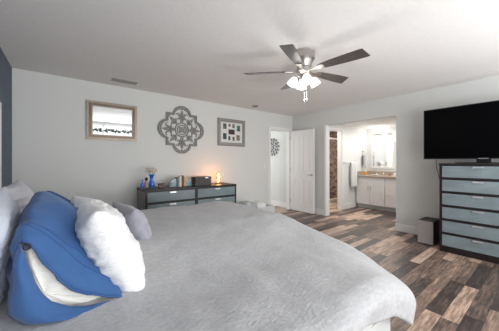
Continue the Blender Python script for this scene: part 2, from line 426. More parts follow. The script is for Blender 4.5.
# ------------------------------------------------------------------ bed
bed = thing('bed', (0.55, 1.575, 0), 'wide bed under a pale grey comforter, on a light fabric base', 'bed')
bx, by = 0.55, 1.575
def L2(x, y): return x-bx, y-by
b = MB(); b.box(-1.0, 1.01, -.965, .965, .07, .34, bev=.012)
b.build('bed_base', M['base'], bed)
mb_ = MB(); mrows = []
def rr_simple(hx, hy, r, n=8):
    P_ = []
    for cx, cy, a0 in ((hx-r, hy-r, 0), (-(hx-r), hy-r, PI/2), (-(hx-r), -(hy-r), PI), (hx-r, -(hy-r), 1.5*PI)):
        for k in range(n+1): P_.append((cx+r*math.cos(a0+PI/2*k/n), cy+r*math.sin(a0+PI/2*k/n)))
    return P_
for i_, z_ in ((.0, .342), (.0, .48), (.01, .515), (.035, .535), (.08, .545)):
    mrows.append([(x, y, z_) for x, y in rr_simple(1.0-i_, .965-i_, .26-i_)])
Vm = mb_.grid(mrows, True); mb_.bm.faces.new(Vm[-1]); mb_.bm.faces.new(Vm[0][::-1])
mb_.build('mattress', M['base'], bed, True, 50)
b = MB(); b.box(-1.06, -1.0, -1.0, 1.0, 0.03, .92, bev=.02); b.build('headboard', M['greyup'], bed, True, 40)
for sx in (-.9, .9):
    for sy in (-.85, .85): MB().lathe([(.022, 0), (.03, .07)], (sx, sy, 0), 12).build('leg', M['espresso'], bed, True, 40)
# comforter: concentric rounded-rectangle rings
def rrect(hx, hy, r, n=20, m=44):
    pts = []
    for (cx, cy, a0, ln_dir) in ((hx-r, hy-r, 0, 0), (-(hx-r), hy-r, PI/2, 1), (-(hx-r), -(hy-r), PI, 2), (hx-r, -(hy-r), 1.5*PI, 3)):
        for k in range(n): 
            a = a0+(PI/2)*k/(n-1)
            pts.append((cx+r*math.cos(a), cy+r*math.sin(a)))
        # straight run to next corner
        nx = [(-(hx-r), hy), (-hx, -(hy-r)), (hx-r, -hy), (hx, hy-r)][ln_dir]
        p = pts[-1]
        for k in range(1, m): pts.append((p[0]+(nx[0]-p[0])*k/m, p[1]+(nx[1]-p[1])*k/m))
    return pts
def smooth(a, b_, x):
    t = max(0, min(1, (x-a)/(b_-a))); return t*t*(3-2*t)
rows = []
prof = []   # (inset from edge, z)   edge = outermost bulge
NT = 26
for k in range(NT): prof.append((0.93*(1-k/(NT-1))**1.0+0.10, None))
for k in range(1, 13):
    a = PI/2*k/12; prof.append((0.10-0.10*math.sin(a), 0.11*(1-math.cos(a))))
for k in range(1, 9): prof.append((0.012*k/8, 0.11+0.115*k/8))
for k in (1, 2, 3): prof.append((0.012+.02*k, 0.225+.004*math.sin(k)))
HX, HY = 1.10, 1.09
cqx = .60
for inset, dz in prof:
    hx, hy = HX-inset, HY-inset
    r = max(0.01, min(0.14-0.1*min(inset, .6), hx*.98, hy*.98))
    if hx < .06: hx = .06
    pts = rrect(hx, max(hy, .035), min(r, .03) if hy < .05 else r)
    ring = []
    for (x, y) in pts:
        wx, wy = x+cqx, y+by
        e = min(HX-abs(x), HY-abs(y))
        top = 0.655+0.015*smooth(0, .6, e)+.095*smooth(.95, 1.65, wy)-.13*smooth(-.55, -1.04, y)*smooth(1.2, 1.68, wx)
        d = 0.0 if dz is None else dz
        # foot-near corner hangs deeper, foot end a little lower
        cf = smooth(.75, 1.3, wx)*.42+.35*smooth(-.7, 0, y)+.22*smooth(1.3, 1.6, wx)
        hemk = smooth(0.02, .24, d)
        z = top-d*(0.36+cf)
        nzv = noise.noise(Vector((wx*3.1, wy*3.1, 0)))*.012+noise.noise(Vector((wx*9, wy*7, 3)))*.009
        if d > 0.02:
            wave = math.sin(wx*9+wy*11+1.3)*.5+noise.noise(Vector((wx*6, wy*6, 7)))
            off = .020*wave*smooth(0.03, .2, d)
            n2 = Vector((x/HX if abs(x) > HX-.3 else 0, y/HY if abs(y) > HY-.3 else 0, 0))
            if n2.length > 0: n2.normalize()
            wx += n2.x*off; wy += n2.y*off
            z += .02*noise.noise(Vector((wx*4, wy*4, 11)))*hemk
        z += nzv
        # bumpy puckers near the edges
        z += .006*noise.noise(Vector((wx*22, wy*22, 5)))*smooth(.5, .05, e)
        ring.append((wx-bx, wy-by, z))
    rows.append(ring)
b = MB(); V = b.grid(rows, True)
b.bm.faces.new(V[0])
cf_o = b.build('comforter', M['quilt'], bed, True)
sol = cf_o.modifiers.new('s', 'SOLIDIFY'); sol.thickness = .018; sol.offset = -1

# ------------------------------------------------------------------ pillows
def pillow_mesh(a, bb, c, n=56, pinch=.10, seed=0, wr=.012):
    """a: half length, bb: half height, c: half thickness; in local x,y,z"""
    b = MB()
    def P(i, j, sgn):
        u = -1+2*i/n; v = -1+2*j/n
        x = a*u*(1-pinch*(1-v*v)*u*u); y = bb*v*(1-pinch*(1-u*u)*v*v)
        t = max(0, (1-u**4))**.5*max(0, (1-v**4))**.5
        t = t*(.72+.28*(1-u*u)*(1-v*v))
        q = Vector((u*1.6+seed*5, v*1.6, sgn*2.0+seed))
        warp = noise.noise(q*.9)*1.4
        w_ = noise.noise(q)*wr*1.1
        # gathered creases that fan in from the seams
        r1 = 1-abs(noise.noise(Vector((u*1.5+warp+seed, v*6.5, sgn+seed))))*2.4
        r2 = 1-abs(noise.noise(Vector((u*7+seed, v*2.0+warp, sgn*3+seed))))*2.4
        edge = max(abs(u), abs(v))
        w_ += (max(0, r1)*.9+max(0, r2)*.5-.6)*wr*.55*(.45+.55*edge)
        w_ += noise.noise(q*6)*wr*.16
        return (x, y, sgn*(c*t+w_*min(1, t*1.6)))
    top = [[b.bm.verts.new(P(i, j, 1)) for j in range(n+1)] for i in range(n+1)]
    bot = [[top[i][j] if i in (0, n) or j in (0, n) else b.bm.verts.new(P(i, j, -1)) for j in range(n+1)] for i in range(n+1)]
    for i in range(n):
        for j in range(n):
            b.bm.faces.new((top[i][j], top[i+1][j], top[i+1][j+1], top[i][j+1]))
            b.bm.faces.new((bot[i][j], bot[i][j+1], bot[i+1][j+1], bot[i+1][j]))
    return b
def pillow(name, m, c, yax, upax, a, bb, th, label, seed=0, pinch=.1, wr=.012, cat='pillow', group=None):
    """c centre; yax long axis, upax height axis"""
    X = Vector(yax).normalized(); Y = Vector(upax); Y = (Y-X*Y.dot(X)).normalized(); Z = X.cross(Y)
    o = pillow_mesh(a, bb, th, seed=seed, pinch=pinch, wr=wr).build(name, m, None, True)
    o.matrix_world = Matrix(((X.x, Y.x, Z.x, c[0]), (X.y, Y.y, Z.y, c[1]), (X.z, Y.z, Z.z, c[2]), (0, 0, 0, 1)))
    return tag(o, label, cat, group)
pillow('pillow', M['pale'], (-.245, 1.33, .885), (0.02, 1, .0), (.02, 0, 1), .36, .235, .09, 'pale blue-grey pillow nearest the camera, left of the blue one', 1, wr=.02)
pillow('pillow', M['pale2'], (-.25, 2.05, .90), (0, 1, 0), (-.05, 0, 1), .34, .215, .10, 'light grey pillow at the back, by the accent wall', 2, wr=.02)
pillow('pillow', M['whitecloth'], (.155, 1.41, .842), (-.08, 1, .0), (-.44, .0, 1), .325, .225, .115, 'plump white crinkled pillow leaning on the blue one', 5, wr=.022)
pillow('cushion', M['mauve'], (.365, 1.75, .795), (-.1, 1, .0), (-.40, 0, 1), .22, .175, .08, 'small mauve-grey cushion behind the white pillow', 8, cat='cushion', wr=.012)

# blue sham: open-ended pillowcase with white pillow inside
sham = thing('pillow', (0.0, 1.4, .70), 'royal blue buttoned pillowcase, open end showing a white pillow', 'pillow')
sx0, sy0, sz0 = 0.0, 1.4, .70
secs = [  # Y : A(front bottom), front bulge, C(top), back, B(back bottom)
    (1.105, (.190, .675), (.020, .768), (-.098, .962), (-.138, .85), (-.105, .690)),
    (1.16, (.200, .672), (.075, .835), (-.098, 1.01), (-.150, .87), (-.12, .690)),
    (1.28, (.205, .675), (.125, .895), (-.095, 1.08), (-.158, .90), (-.13, .690)),
    (1.42, (.205, .68), (.140, .915), (-.080, 1.10), (-.162, .90), (-.13, .695)),
    (1.56, (.195, .69), (.135, .905), (-.070, 1.085), (-.160, .90), (-.12, .70)),
    (1.68, (.17, .71), (.105, .885), (-.060, 1.06), (-.14, .88), (-.10, .72)),
    (1.74, (.13, .74), (.06, .87), (-.040, 1.03), (-.10, .88), (-.08, .76)),
]
def catmull_closed(P, sub):
    out = []; n = len(P)
    for i in range(n):
        p0, p1, p2, p3 = P[i-1], P[i], P[(i+1) % n], P[(i+2) % n]
        for k in range(sub):
            t = k/sub
            out.append(tuple(.5*((2*p1[q])+(-p0[q]+p2[q])*t+(2*p0[q]-5*p1[q]+4*p2[q]-p3[q])*t*t+(-p0[q]+3*p1[q]-3*p2[q]+p3[q])*t**3) for q in (0, 1)))
    return out
def lerp_sec(y):
    for s0, s1 in zip(secs, secs[1:]):
        if y <= s1[0]+1e-9:
            t = (y-s0[0])/(s1[0]-s0[0])
            return [tuple(s0[i][q]*(1-t)+s1[i][q]*t for q in (0, 1)) for i in range(1, 6)]
    return list(secs[-1][1:])
rows = []
NY = 40
for i in range(NY+1):
    y = 1.105+(1.74-1.105)*i/NY
    loop = catmull_closed(lerp_sec(y), 12)
    ring = []
    for j, (x, z) in enumerate(loop):
        cx, cz = 0.0, .85
        q = Vector((x*9, y*6+x*3, z*9))
        amp = 0.016*noise.noise(q)+.012*noise.noise(q*2.2)+.005*noise.noise(q*5)+.005*math.sin(26*y+14*(x-z)+2*noise.noise(q*.5))
        d = Vector((x-cx, 0, z-cz)); d.normalize()
        if z < .70: amp = min(amp, 0)*.3
        ring.append((x+d.x*amp-sx0, y-sy0+.012*noise.noise(Vector((x*5, 0, z*5))), z+d.z*amp-sz0))
    rows.append(ring)
b = MB(); V = b.grid(rows, True)
# close the far end with a fan
ctr = b.bm.verts.new((0-sx0, 1.765-sy0, .88-sz0)); last = V[-1]
for k in range(len(last)): b.bm.faces.new((last[k], last[(k+1) % len(last)], ctr))
o = b.build('pillowcase', M['blue'], sham, True)
sol = o.modifiers.new('s', 'SOLIDIFY'); sol.thickness = .004; sol.offset = -1
# flat flange round the far end of the case
fa = [Vector(p) for p in rows[36][4:34]]; cc = Vector((-.01, 0, .19))
fl_rows = []
for g in (0, .35, .7, 1):
    fl_rows.append([tuple(Vector((cc.x+(p.x-cc.x)*(1+.20*g), p.y+.05*g+.010*math.sin(k*.9)*g, cc.z+(p.z-cc.z)*(1+.20*g)))) for k, p in enumerate(fa)])
b = MB(); b.grid(fl_rows); o = b.build('flange', M['blueedge'], sham, True); sol = o.modifiers.new('s', 'SOLIDIFY'); sol.thickness = .006; sol.offset = 0
# end flap: from back arc of the near loop up to a curved lip
near = rows[0]; nn = len(near)   # 60 pts: A=0, front=12, C=24, back=36, B=48
back = [near[k] for k in range(26, 60)]+[near[0]]
lip_ctrl = [(-.105, .93), (-.098, .90), (-.080, .83), (-.060, .78), (-.036, .745), (.015, .708), (.075, .688), (.12, .684), (.183, .678)]
rows2 = []
n_b = len(back)
for k in range(n_b):
    t = k/(n_b-1)*(len(lip_ctrl)-1); i = min(int(t), len(lip_ctrl)-2); f = t-i
    lx = lip_ctrl[i][0]*(1-f)+lip_ctrl[i+1][0]*f; lz = lip_ctrl[i][1]*(1-f)+lip_ctrl[i+1][1]*f
    p0 = Vector(back[k]); p1 = Vector((lx-sx0, 1.10-sy0, lz-sz0))
    col_ = []
    for m_ in range(7):
        g = m_/6; p = p0.lerp(p1, g); p.y -= .035*math.sin(PI*min(1, g*1.1))*min(1, (p1-p0).length/.06)
        col_.append(tuple(p))
    rows2.append(col_)
b = MB(); b.grid(rows2)
o = b.build('case_flap', M['blue'], sham, True); sol = o.modifiers.new('s', 'SOLIDIFY'); sol.thickness = .004; sol.offset = 0
# hem stitched along the front edge
fr = [near[k] for k in range(0, 26)]
b = MB(); b.tube([(p[0], p[1]-.001, p[2]) for p in fr], .0045, 6); b.build('hem', M['blueedge'], sham, True)
for ri in (3, 4):
    b = MB(); b.tube([(p[0]*1.004, p[1], p[2]+.0015) for p in rows[ri][1:25]], .0022, 6); b.build('stitching', M['blueedge'], sham, True)
b = MB(); b.lathe([(.001, 0), (.011, 0), (.012, .003), (.009, .005), (.001, .004)], seg=14, mtx=Matrix.Translation((-.098-sx0, 1.093-sy0, .955-sz0)) @ Matrix.Rotation(PI/2, 4, 'X'))
b.build('button', M['button'], sham, True, 40)
# inner white pillow (seen through the open end)
rows3 = []
for i in range(9):
    g = i/8
    s_ = math.cos(g*PI/2)**.6 if i < 8 else .02
    y = 1.175-.055*math.sin(g*PI/2)
    loop = catmull_closed(lerp_sec(1.14), 12); ring = []
    for (x, z) in loop:
        cx, cz = -.055, .772
        wv = .006*math.sin(60*(x+z)+4*g)
        ring.append(((cx+(x-cx)*s_*.93)-sx0, y+wv*(1-g*.3)-sy0, (cz+(z-cz)*s_*.93)-sz0))
    rows3.append(ring)
deep = [(p[0]*.9, -.10, p[2]*.9+.012) for p in rows3[0]]
b = MB(); V = b.grid([deep]+rows3, True); b.bm.faces.new(V[-1]); b.bm.faces.new(V[0][::-1])
b.build('inner_pillow', M['cream'], sham, True)

# ------------------------------------------------------------------ IKEA-like glass front dressers
def drawer(name_parent, x0, x1, y, z0, z1):
    """front facing -y at local y; returns drawer object"""
    fr = .022
    d = MB().box(x0, x1, y, y+.018, z0, z1).build('drawer', M['espresso'], name_parent)
    MB().box(x0+.004, x1-.004, y-.004, y, z0+.026, z1-.004, bev=.0015).build('glass_front', M['glassfront'], d)
    cx = (x0+x1)/2
    b = MB(); b.box(cx-.05, cx+.05, y-.024, y-.006, z1-.014, z1-.010); b.box(cx-.05, cx+.05, y-.026, y-.022, z1-.030, z1-.010); b.box(cx-.05, cx+.05, y-.006, y-.004, z1-.02, z1-.010)
    b.build('handle', M['handle'], d)
    return d
def dresser(o, wd, dp, ht, cols, rws, basez=.055, top=.035):
    """local origin: centre of the front bottom edge, x across, y back"""
    h = wd/2; sd = .024
    b = MB(); b.box(-h, -h+sd, 0, dp, 0, ht-top); b.box(h-sd, h, 0, dp, 0, ht-top); b.box(-h+sd, h-sd, dp-.01, dp, .03, ht-top)
    b.box(-h+sd, h-sd, .02, dp-.01, basez-.02, basez); b.box(-h+sd, h-sd, .012, .03, 0, basez)
    if cols == 2: b.box(-.02, .02, 0, dp-.01, basez, ht-top)
    b.build('carcass', M['side'] if cols == 2 else M['espresso'], o)
    MB().box(-h-.004, h+.004, -.006, dp+.004, ht-top, ht, bev=.003).build('top', M['espresso'], o)
    if cols == 2:
        MB().box(-h, -h+sd+.002, -.003, .0, 0, ht-top).build('front_edge', M['espresso'], o)
        MB().box(h-sd-.002, h, -.003, .0, 0, ht-top).build('front_edge', M['espresso'], o)
        MB().box(-.021, .021, -.003, .0, 0, ht-top).build('front_edge', M['espresso'], o)
    rh = (ht-top-basez)/rws
    for c in range(cols):
        x0 = -h+sd+.003 if c == 0 else .024
        x1 = h-sd-.003 if c == cols-1 else -.024
        for r in range(rws): drawer(o, x0, x1, 0.0, basez+r*rh+.003, basez+(r+1)*rh-.003)
ds = thing('dresser', (1.75, 3.70, 0), 'low dark dresser with two columns of frosted glass drawers', 'dresser')
dresser(ds, 1.62, .50, .825, 2, 4)
ch = thing('chest_of_drawers', (4.14, .60, 0), 'tall dark chest with six frosted glass drawers under the television', 'chest of drawers', rz=-PI/2)
dresser(ch, .79, .52, 1.222, 1, 6, basez=.06, top=.03)

# ------------------------------------------------------------------ television on the chest
tv = thing('television', (4.40, .585, 1.222), 'large black flat screen television standing on the tall chest', 'television')
MB().box(-.02, .03, -.665, .665, .06, .81, bev=.006).build('casing', M['black'], tv)
MB().box(-.0215, -.0195, -.653, .653, .075, .798).build('screen', M['screen'], tv)
MB().box(.03, .06, -.35, .35, .15, .6, bev=.01).build('back_cover', M['black'], tv)
MB().box(-.005, .02, -.07, .07, .010, .08).build('neck', M['black'], tv)
b = MB(); poly = [(.15*math.cos(2*PI*k/32), .29*math.sin(2*PI*k/32)) for k in range(32)]
b.prism(poly, .002, .014, lambda a, c, d: (a-.03, c, d)); b.build('stand_base', M['black'], tv)
MB().box(-.024, -.021, -.05, .05, .062, .070).build('badge', M['handle'], tv)
# power cable of tv
b = MB(); b.tube([(4.47, 1.16, 1.40), (4.62, 1.155, 1.30), (4.715, 1.17, 1.15), (4.728, 1.13, .95), (4.73, 1.10, .7), (4.735, 1.04, .5), (4.738, 1.0, .35)], .0035, 6)
tag(b.build('power_cable', M['black'], None, True), 'thin black cable hanging down from the television along the wall', 'cable')
# subwoofer
sb = thing('subwoofer', (4.28, 1.20, 0), 'boxy dark subwoofer with grey front on floor beside the tall chest', 'speaker', rz=math.radians(0))
MB().box(.015, .36, -.10, .10, .012, .352, bev=.004).build('cabinet', M['subbox'], sb)
MB().box(0, .015, -.098, .098, .014, .350, bev=.004).build('grille', M['subgrille'], sb)
for sx in (.04, .33):
    for sy in (-.075, .075): MB().lathe([(.014, 0), (.014, .012)], (sx, sy, 0), 10).build('foot', M['black'], sb)
b = MB(); b.tube([(4.62, 1.305, .06), (4.60, 1.36, .012), (4.65, 1.45, .006), (4.73, 1.50, .006)], .004, 6)
tag(b.build('power_cable', M['black'], None, True), 'short black lead on the floor left of the subwoofer', 'cable')

# ------------------------------------------------------------------ wall mirror, medallion, photo frame
def rect_loop(x0, x1, z0, z1): return [(x0, z0), (x1, z0), (x1, z1), (x0, z1)]
def fY(a, c, d): return (a, -d, c)     # on a wall facing -Y ; d = distance out of wall
mr = thing('wall_mirror', (.602, YA-.002, 1.58), 'rectangular wall mirror in a bronze and champagne frame', 'mirror', rot=(math.radians(1.3), 0, 0))
hw, hh = .345, .575
b = MB(); b.band(rect_loop(-hw, hw, 0, hh), rect_loop(-hw+.035, hw-.035, .035, hh-.035), 0, .022, fY); b.build('outer_frame', M['mframe'], mr)
b = MB(); b.band(rect_loop(-hw+.035, hw-.035, .035, hh-.035), rect_loop(-hw+.062, hw-.062, .062, hh-.062), 0, .036, fY); b.build('raised_frame', M['mframe2'], mr)
b = MB(); b.band(rect_loop(-hw+.062, hw-.062, .062, hh-.062), rect_loop(-hw+.078, hw-.078, .078, hh-.078), 0, .020, fY); b.build('inner_lip', M['mframe'], mr)
b = MB(); b.box(-hw+.07, hw-.07, -.012, -.004, .07, hh-.07); b.build('mirror_glass', M['mirror'], mr)

pf = thing('picture_frame', (2.825, YA-.002, 1.58), 'pewter collage frame holding nine small photographs on white', 'picture frame')
hw, hh = .345, .57
for k, (i0, i1, d, nm) in enumerate(((0, .022, .026, 'outer_frame'), (.022, .058, .034, 'raised_frame'), (.058, .07, .022, 'inner_lip'))):
    b = MB(); b.band(rect_loop(-hw+i0, hw-i0, i0, hh-i0), rect_loop(-hw+i1, hw-i1, i1, hh-i1), 0, d, fY)
    b.build(nm, M['silverf'] if k != 1 else mat('pewter_light', (.42, .41, .40), .3, .8, bump=(50, .3, .003)), pf)
MB().box(-hw+.065, hw-.065, -.010, -.003, .065, hh-.065).build('mat_board', M['mat_board'], pf)
pc = [(.10, .11, .09), (.18, .16, .14), (.2, .17, .15), (.06, .16, .15), (.07, .04, .05), (.03, .06, .09), (.07, .06, .06), (.12, .11, .11), (.17, .17, .13)]
lay = [(-.175, .41, .080, .115), (-.058, .44, .050, .062), (.045, .43, .060, .080), (.175, .39, .085, .125), (-.005, .30, .155, .105), (-.175, .20, .085, .125), (-.062, .165, .050, .085), (.045, .158, .050, .085), (.165, .185, .085, .115)]
for i, (x, z, ww, h2) in enumerate(lay):
    m = mat('photo_print', pc[i], .5, vary=(22+3*i, .9))
    MB().box(x-ww/2, x+ww/2, -.0125, -.010, z-h2/2, z+h2/2).build('photo', m, pf)

md = thing('wall_medallion', (1.72, YA-.002, 1.835), 'large carved grey quatrefoil medallion hanging between mirror and photo frame', 'wall decoration')
def quatre(sc, nseg=14):
    pts = []; hs, cd, r = .295, .265, .175
    dx = math.sqrt(r*r-(hs-cd)**2); a0 = math.atan2(hs-cd, dx)
    base = [(hs, hs)]
    for k in range(nseg+1):
        a = a0+(PI-2*a0)*k/nseg; base.append((r*math.cos(a), cd+r*math.sin(a)))
    for q in range(4):
        ca, sa = math.cos(q*PI/2), math.sin(q*PI/2)
        for (x, y) in base: pts.append(((x*ca-y*sa)*sc, (x*sa+y*ca)*sc))
    return pts
b = MB(); b.band(quatre(1.0), quatre(.955), 0, .030, fY); b.build('outer_band', M['medal'], md)
MB().band(quatre(.955), quatre(.895), 0, .016, fY).build('recessed_band', M['medal2'], md)
b = MB(); b.band(quatre(.895), quatre(.86), 0, .026, fY); b.build('inner_band', M['medal'], md)
def P3(a, c, d=.014): return (a, -d, c)
b = MB()
for r, t in ((.125, .012), (.085, .009)):
    b.tube([P3(r*math.cos(2*PI*k/32), r*math.sin(2*PI*k/32)) for k in range(32)], t, 8, closed=True)
b.prism([(.05*s1, .05*s2) for s1, s2 in ((1, 1), (-1, 1), (-1, -1), (1, -1))], .004, .024, fY)
b.build('centre_rosette', M['medal'], md)
def leaf(L, wd, ang, ox, oz):
    pts = []
    for k in range(9):
        t = k/8; pts.append((t*L, wd*math.sin(PI*t)**.8))
    for k in range(7, 0, -1):
        t = k/8; pts.append((t*L, -wd*math.sin(PI*t)**.8))
    ca, sa = math.cos(ang), math.sin(ang)
    return [(ox+x*ca-y*sa, oz+x*sa+y*ca) for x, y in pts]
for q in range(4):
    a = q*PI/2; ca, sa = math.cos(a), math.sin(a)
    R = lambda x, y: (x*ca-y*sa, x*sa+y*ca)
    b = MB()
    for ang, L, wd, off in ((0, .16, .026, .20), (.75, .11, .020, .21), (-.75, .11, .020, .21), (1.5, .085, .018, .20), (-1.5, .085, .018, .20), (0, .07, .03, .13)):
        o_ = R(off, 0); b.prism(leaf(L, wd, a+ang, *o_), .004, .020, fY)
    for sg in (1, -1):
        pts = []
        for k in range(17):
            t = k/16*1.6*PI; rr = .062*(1-.5*k/16)
            c0 = R(.255+rr*math.cos(t+2.4)*1.1, sg*(.085+rr*math.sin(t+2.4))); pts.append(P3(c0[0], c0[1], .012))
        b.tube(pts, .008, 6)
    b.tube([P3(*R(.12, 0), .012), P3(*R(.385, 0), .012)], .007, 6)
    b.build('scroll_motif', M['medal'], md)
    a2 = a+PI/4; b = MB(); c2, s2 = math.cos(a2), math.sin(a2)
    for ang, L, wd, off in ((0, .15, .030, .16), (.6, .10, .020, .15), (-.6, .10, .020, .15)):
        b.prism(leaf(L, wd, a2+ang, off*c2, off*s2), .004, .020, fY)
    b.tube([P3(.12*c2, .12*s2, .012), P3(.40*c2, .40*s2, .010)], .008, 6)
    b.build('corner_leaf', M['medal2'], md)

# light switch
sw = thing('light_switch', (3.765, YA-.001, 1.16), 'white light switch on the wall left of the corner door', 'light switch')
MB().box(-.036, .036, -.006, 0, -.058, .058, bev=.002).build('plate', M['switch'], sw)
MB().box(-.017, .017, -.011, -.006, -.033, .033).build('rocker', M['switch'], sw)

# hall wall flower of metal
hf = thing('metal_wall_flower', (XR-.002, 4.99, 1.67), 'round dark metal flower sculpture on the hallway wall, through the door', 'wall decoration')
b = MB()
def fX(a, c, d): return (-d, a, c)
for ringr, n, L, wd in ((.10, 9, .085, .030), (.185, 14, .085, .028), (.05, 6, .05, .02)):
    for k in range(n):
        a = 2*PI*k/n+ringr*9
        b.prism(leaf(L, wd, a+.35, ringr*math.cos(a), ringr*math.sin(a)), .010+.02*(ringr < .1), .014+.02*(ringr < .1), fX)
b.build('petals', M['darkmetal'], hf)
b = MB()
for k in range(7):
    a = 2*PI*k/7; b.tube([(-.006, 0, 0), (-.008, .2*math.cos(a), .2*math.sin(a))], .004, 6)
b.tube([(-.006, .19*math.cos(2*PI*k/24), .19*math.sin(2*PI*k/24)) for k in range(24)], .004, 6, closed=True)
b.build('wire_frame', M['darkmetal'], hf)

# ------------------------------------------------------------------ ceiling fan
fan = thing('ceiling_fan', (2.07, 1.69, 2.44), 'brushed nickel ceiling fan with five dark blades and lit glass shades', 'ceiling fan')
MB().lathe([(.100, 0), (.112, -.010), (.110, -.045), (.116, -.055), (.116, -.085), (.104, -.098), (.086, -.130), (.076, -.17)], seg=36).build('motor_housing', M['nickel'], fan, True, 35)
MB().lathe([(.07, -.171), (.082, -.18), (.082, -.215), (.06, -.235), (.04, -.245), (.036, -.275), (.05, -.29), (.05, -.31), (.03, -.33), (.01, -.345), (.004, -.36)], seg=32).build('hub', M['nickel'], fan, True, 35)
def blade_mesh():
    # outline in x (out), y ; angled tip
    top = [(.17, .030), (.21, .042), (.30, .052), (.45, .062), (.56, .067), (.63, .068), (.660, .064)]
    bot = [(.632, -.066), (.60, -.068), (.45, -.064), (.30, -.054), (.21, -.043), (.17, -.030)]
    b = MB(); b.prism(top+bot, -.003, .003, lambda a, c, d: (a, c, d)); return b
ang0 = math.radians(-82)
blade0 = blade_mesh().build('blade', M['blade'], fan)
bi = MB(); bi.prism([(.07, .018), (.12, .012), (.16, .024), (.205, .040), (.235, .024), (.235, -.024), (.205, -.040), (.16, -.024), (.12, -.012), (.07, -.018)], -.010, -.004, lambda a, c, d: (a, c, d))
for yy in (-.022, .022): bi.lathe([(.006, 0), (.004, -.004)], (.20, yy, -.010), 8)
iron0 = bi.build('blade_bracket', M['nickel'], blade0)
pitch = math.radians(-13)
for k in range(5):
    bl = blade0 if k == 0 else blade0.copy()
    if k:
        COL.objects.link(bl); bl.parent = fan
        ir = iron0.copy(); COL.objects.link(ir); ir.parent = bl
    bl.matrix_local = Matrix.Rotation(ang0+k*2*PI/5, 4, 'Z') @ Matrix.Translation((0, 0, -.205)) @ Matrix.Rotation(pitch, 4, 'X')
for k in range(4):
    a = math.radians(-52+15+k*90); c_, s_ = math.cos(a), math.sin(a)
    arm = MB().tube([(.03*c_, .03*s_, -.27), (.07*c_, .07*s_, -.262), (.09*c_, .09*s_, -.272)], .008, 8)
    arm.lathe([(.022, 0), (.026, -.03)], (0, 0, 0), 14, mtx=Matrix.Translation((.088*c_, .088*s_, -.268)) @ Matrix.Rotation(a, 4, 'Z') @ Matrix.Rotation(math.radians(-28), 4, 'Y'))
    ar = arm.build('lamp_arm', M['nickel'], fan, True, 40)
    sh = MB().lathe([(.020, -.008), (.032, -.022), (.043, -.046), (.050, -.074), (.056, -.098), (.050, -.100), (.02, -.088)], (0, 0, 0), 24,
                    mtx=Matrix.Translation((.088*c_, .088*s_, -.272)) @ Matrix.Rotation(a, 4, 'Z') @ Matrix.Rotation(math.radians(-28), 4, 'Y'), capb=False)
    sh.build('lamp_shade', M['shade'], fan, True, 50)
for dx, L in ((-.018, .19), (.02, .17)):
    b = MB(); b.tube([(dx, -.02, -.33), (dx, -.022, -.33-L)], .0018, 5); b.lathe([(.003, 0), (.007, -.012), (.006, -.028), (.002, -.034)], (dx, -.022, -.33-L), 10)
    b.build('pull_chain', M['chrome'], fan, True)
fl = light('fan_bulb_light', 'POINT', (0, 0, -.47), 5, (1, .95, .88), .10); fl.parent = fan

# ceiling vent + smoke detector
vt = thing('ceiling_vent', (.71, 3.93, 2.44), 'long slotted air vent in the ceiling above the wall mirror', 'vent')
b = MB(); b.band(rect_loop(-.165, .165, -.065, .065), rect_loop(-.145, .145, -.045, .045), 0, .008, lambda a, c, d: (a, c, -d)); b.build('frame', M['vent'], vt)
MB().box(-.145, .145, -.045, .045, -.002, -.0005).build('backing', M['ventdark'], vt)
b = MB()
for k in range(6): b.box(-.145, .145, -.007, .007, -.001, .001, mtx=Matrix.Translation((0, -.038+k*.015, -.006)) @ Matrix.Rotation(.6, 4, 'X'))
b.build('slats', M['vent'], vt)
vt2 = thing('ceiling_vent', (3.22, 3.93, 2.44), 'small round dark-edged ceiling fitting near the corner door', 'vent')
MB().lathe([(.07, -.001), (.075, -.012), (.06, -.02), (.02, -.018)], seg=24).build('cover', M['vent'], vt2, True, 40)
MB().lathe([(.045, -.020), (.035, -.024)], seg=20).build('grille', M['ventdark'], vt2)

# ------------------------------------------------------------------ things on the dresser (z=.825)
DT = .8255
ty = 3.93
tr = thing('tray', (1.03, ty, DT), 'small black tray under the blue vases at the dresser end', 'tray')
b = MB(); b.box(-.115, .115, -.05, .05, 0, .006, bev=.002); b.band(rect_loop(-.115, .115, -.05, .05), rect_loop(-.108, .108, -.043, .043), .004, .018, lambda a, c, d: (a, c, d)); b.build('dish', M['black'], tr)
zt = DT+.0065
vb = thing('glass_bottle', (.955, ty, zt), 'slim cobalt blue bottle at the left end of the black tray', 'bottle')
MB().lathe([(.022, 0), (.027, .01), (.027, .05), (.016, .08), (.008, .10), (.007, .135), (.010, .14)], seg=20).build('body', M['cobalt'], vb, True, 50)
pb = thing('bottle', (1.012, ty-.012, zt), 'dusty pink bottle with round black stopper on the tray', 'bottle')
MB().lathe([(.026, 0), (.030, .01), (.028, .075), (.018, .10), (.012, .115)], seg=20).build('body', M['pinkglass'], pb, True, 50)
MB().lathe([(.010, .115), (.021, .13), (.024, .145), (.018, .162), (.004, .168)], seg=16).build('stopper', M['black'], pb, True, 60)
bv = thing('flower_vase', (1.094, ty, zt), 'cobalt blue vase with dried cream flowers on the tray', 'vase')
MB().lathe([(.030, 0), (.038, .008), (.047, .04), (.043, .08), (.027, .12), (.024, .15), (.034, .19), (.048, .212)], seg=24).build('vase_body', M['cobalt'], bv, True, 50)
b = MB(); heads = []
for k in range(13):
    a = 2.4*k; r = .02+.072*math.sqrt(k/13); h = .298+.03*math.cos(k*1.7)-.25*r
    x, y = r*math.cos(a), r*math.sin(a)*.8
    b.tube([(0, 0, .15), (x*.4, y*.4, .2), (x, y, h)], .0018, 5); heads.append((x, y, h))
b.build('stems', M['stem'], bv)
b2 = MB()
b2.lathe([(.007, -.006), (.011, .002), (.005, .009)], (0, 0, 0), 8)
for q in range(6): b2.prism(leaf(.030, .009, q*PI/3, 0, 0), -.002, .003, lambda a_, c_, d_: (a_, c_, d_))
f0 = b2.build('flower', M['petal'], bv); f0.location = heads[0]
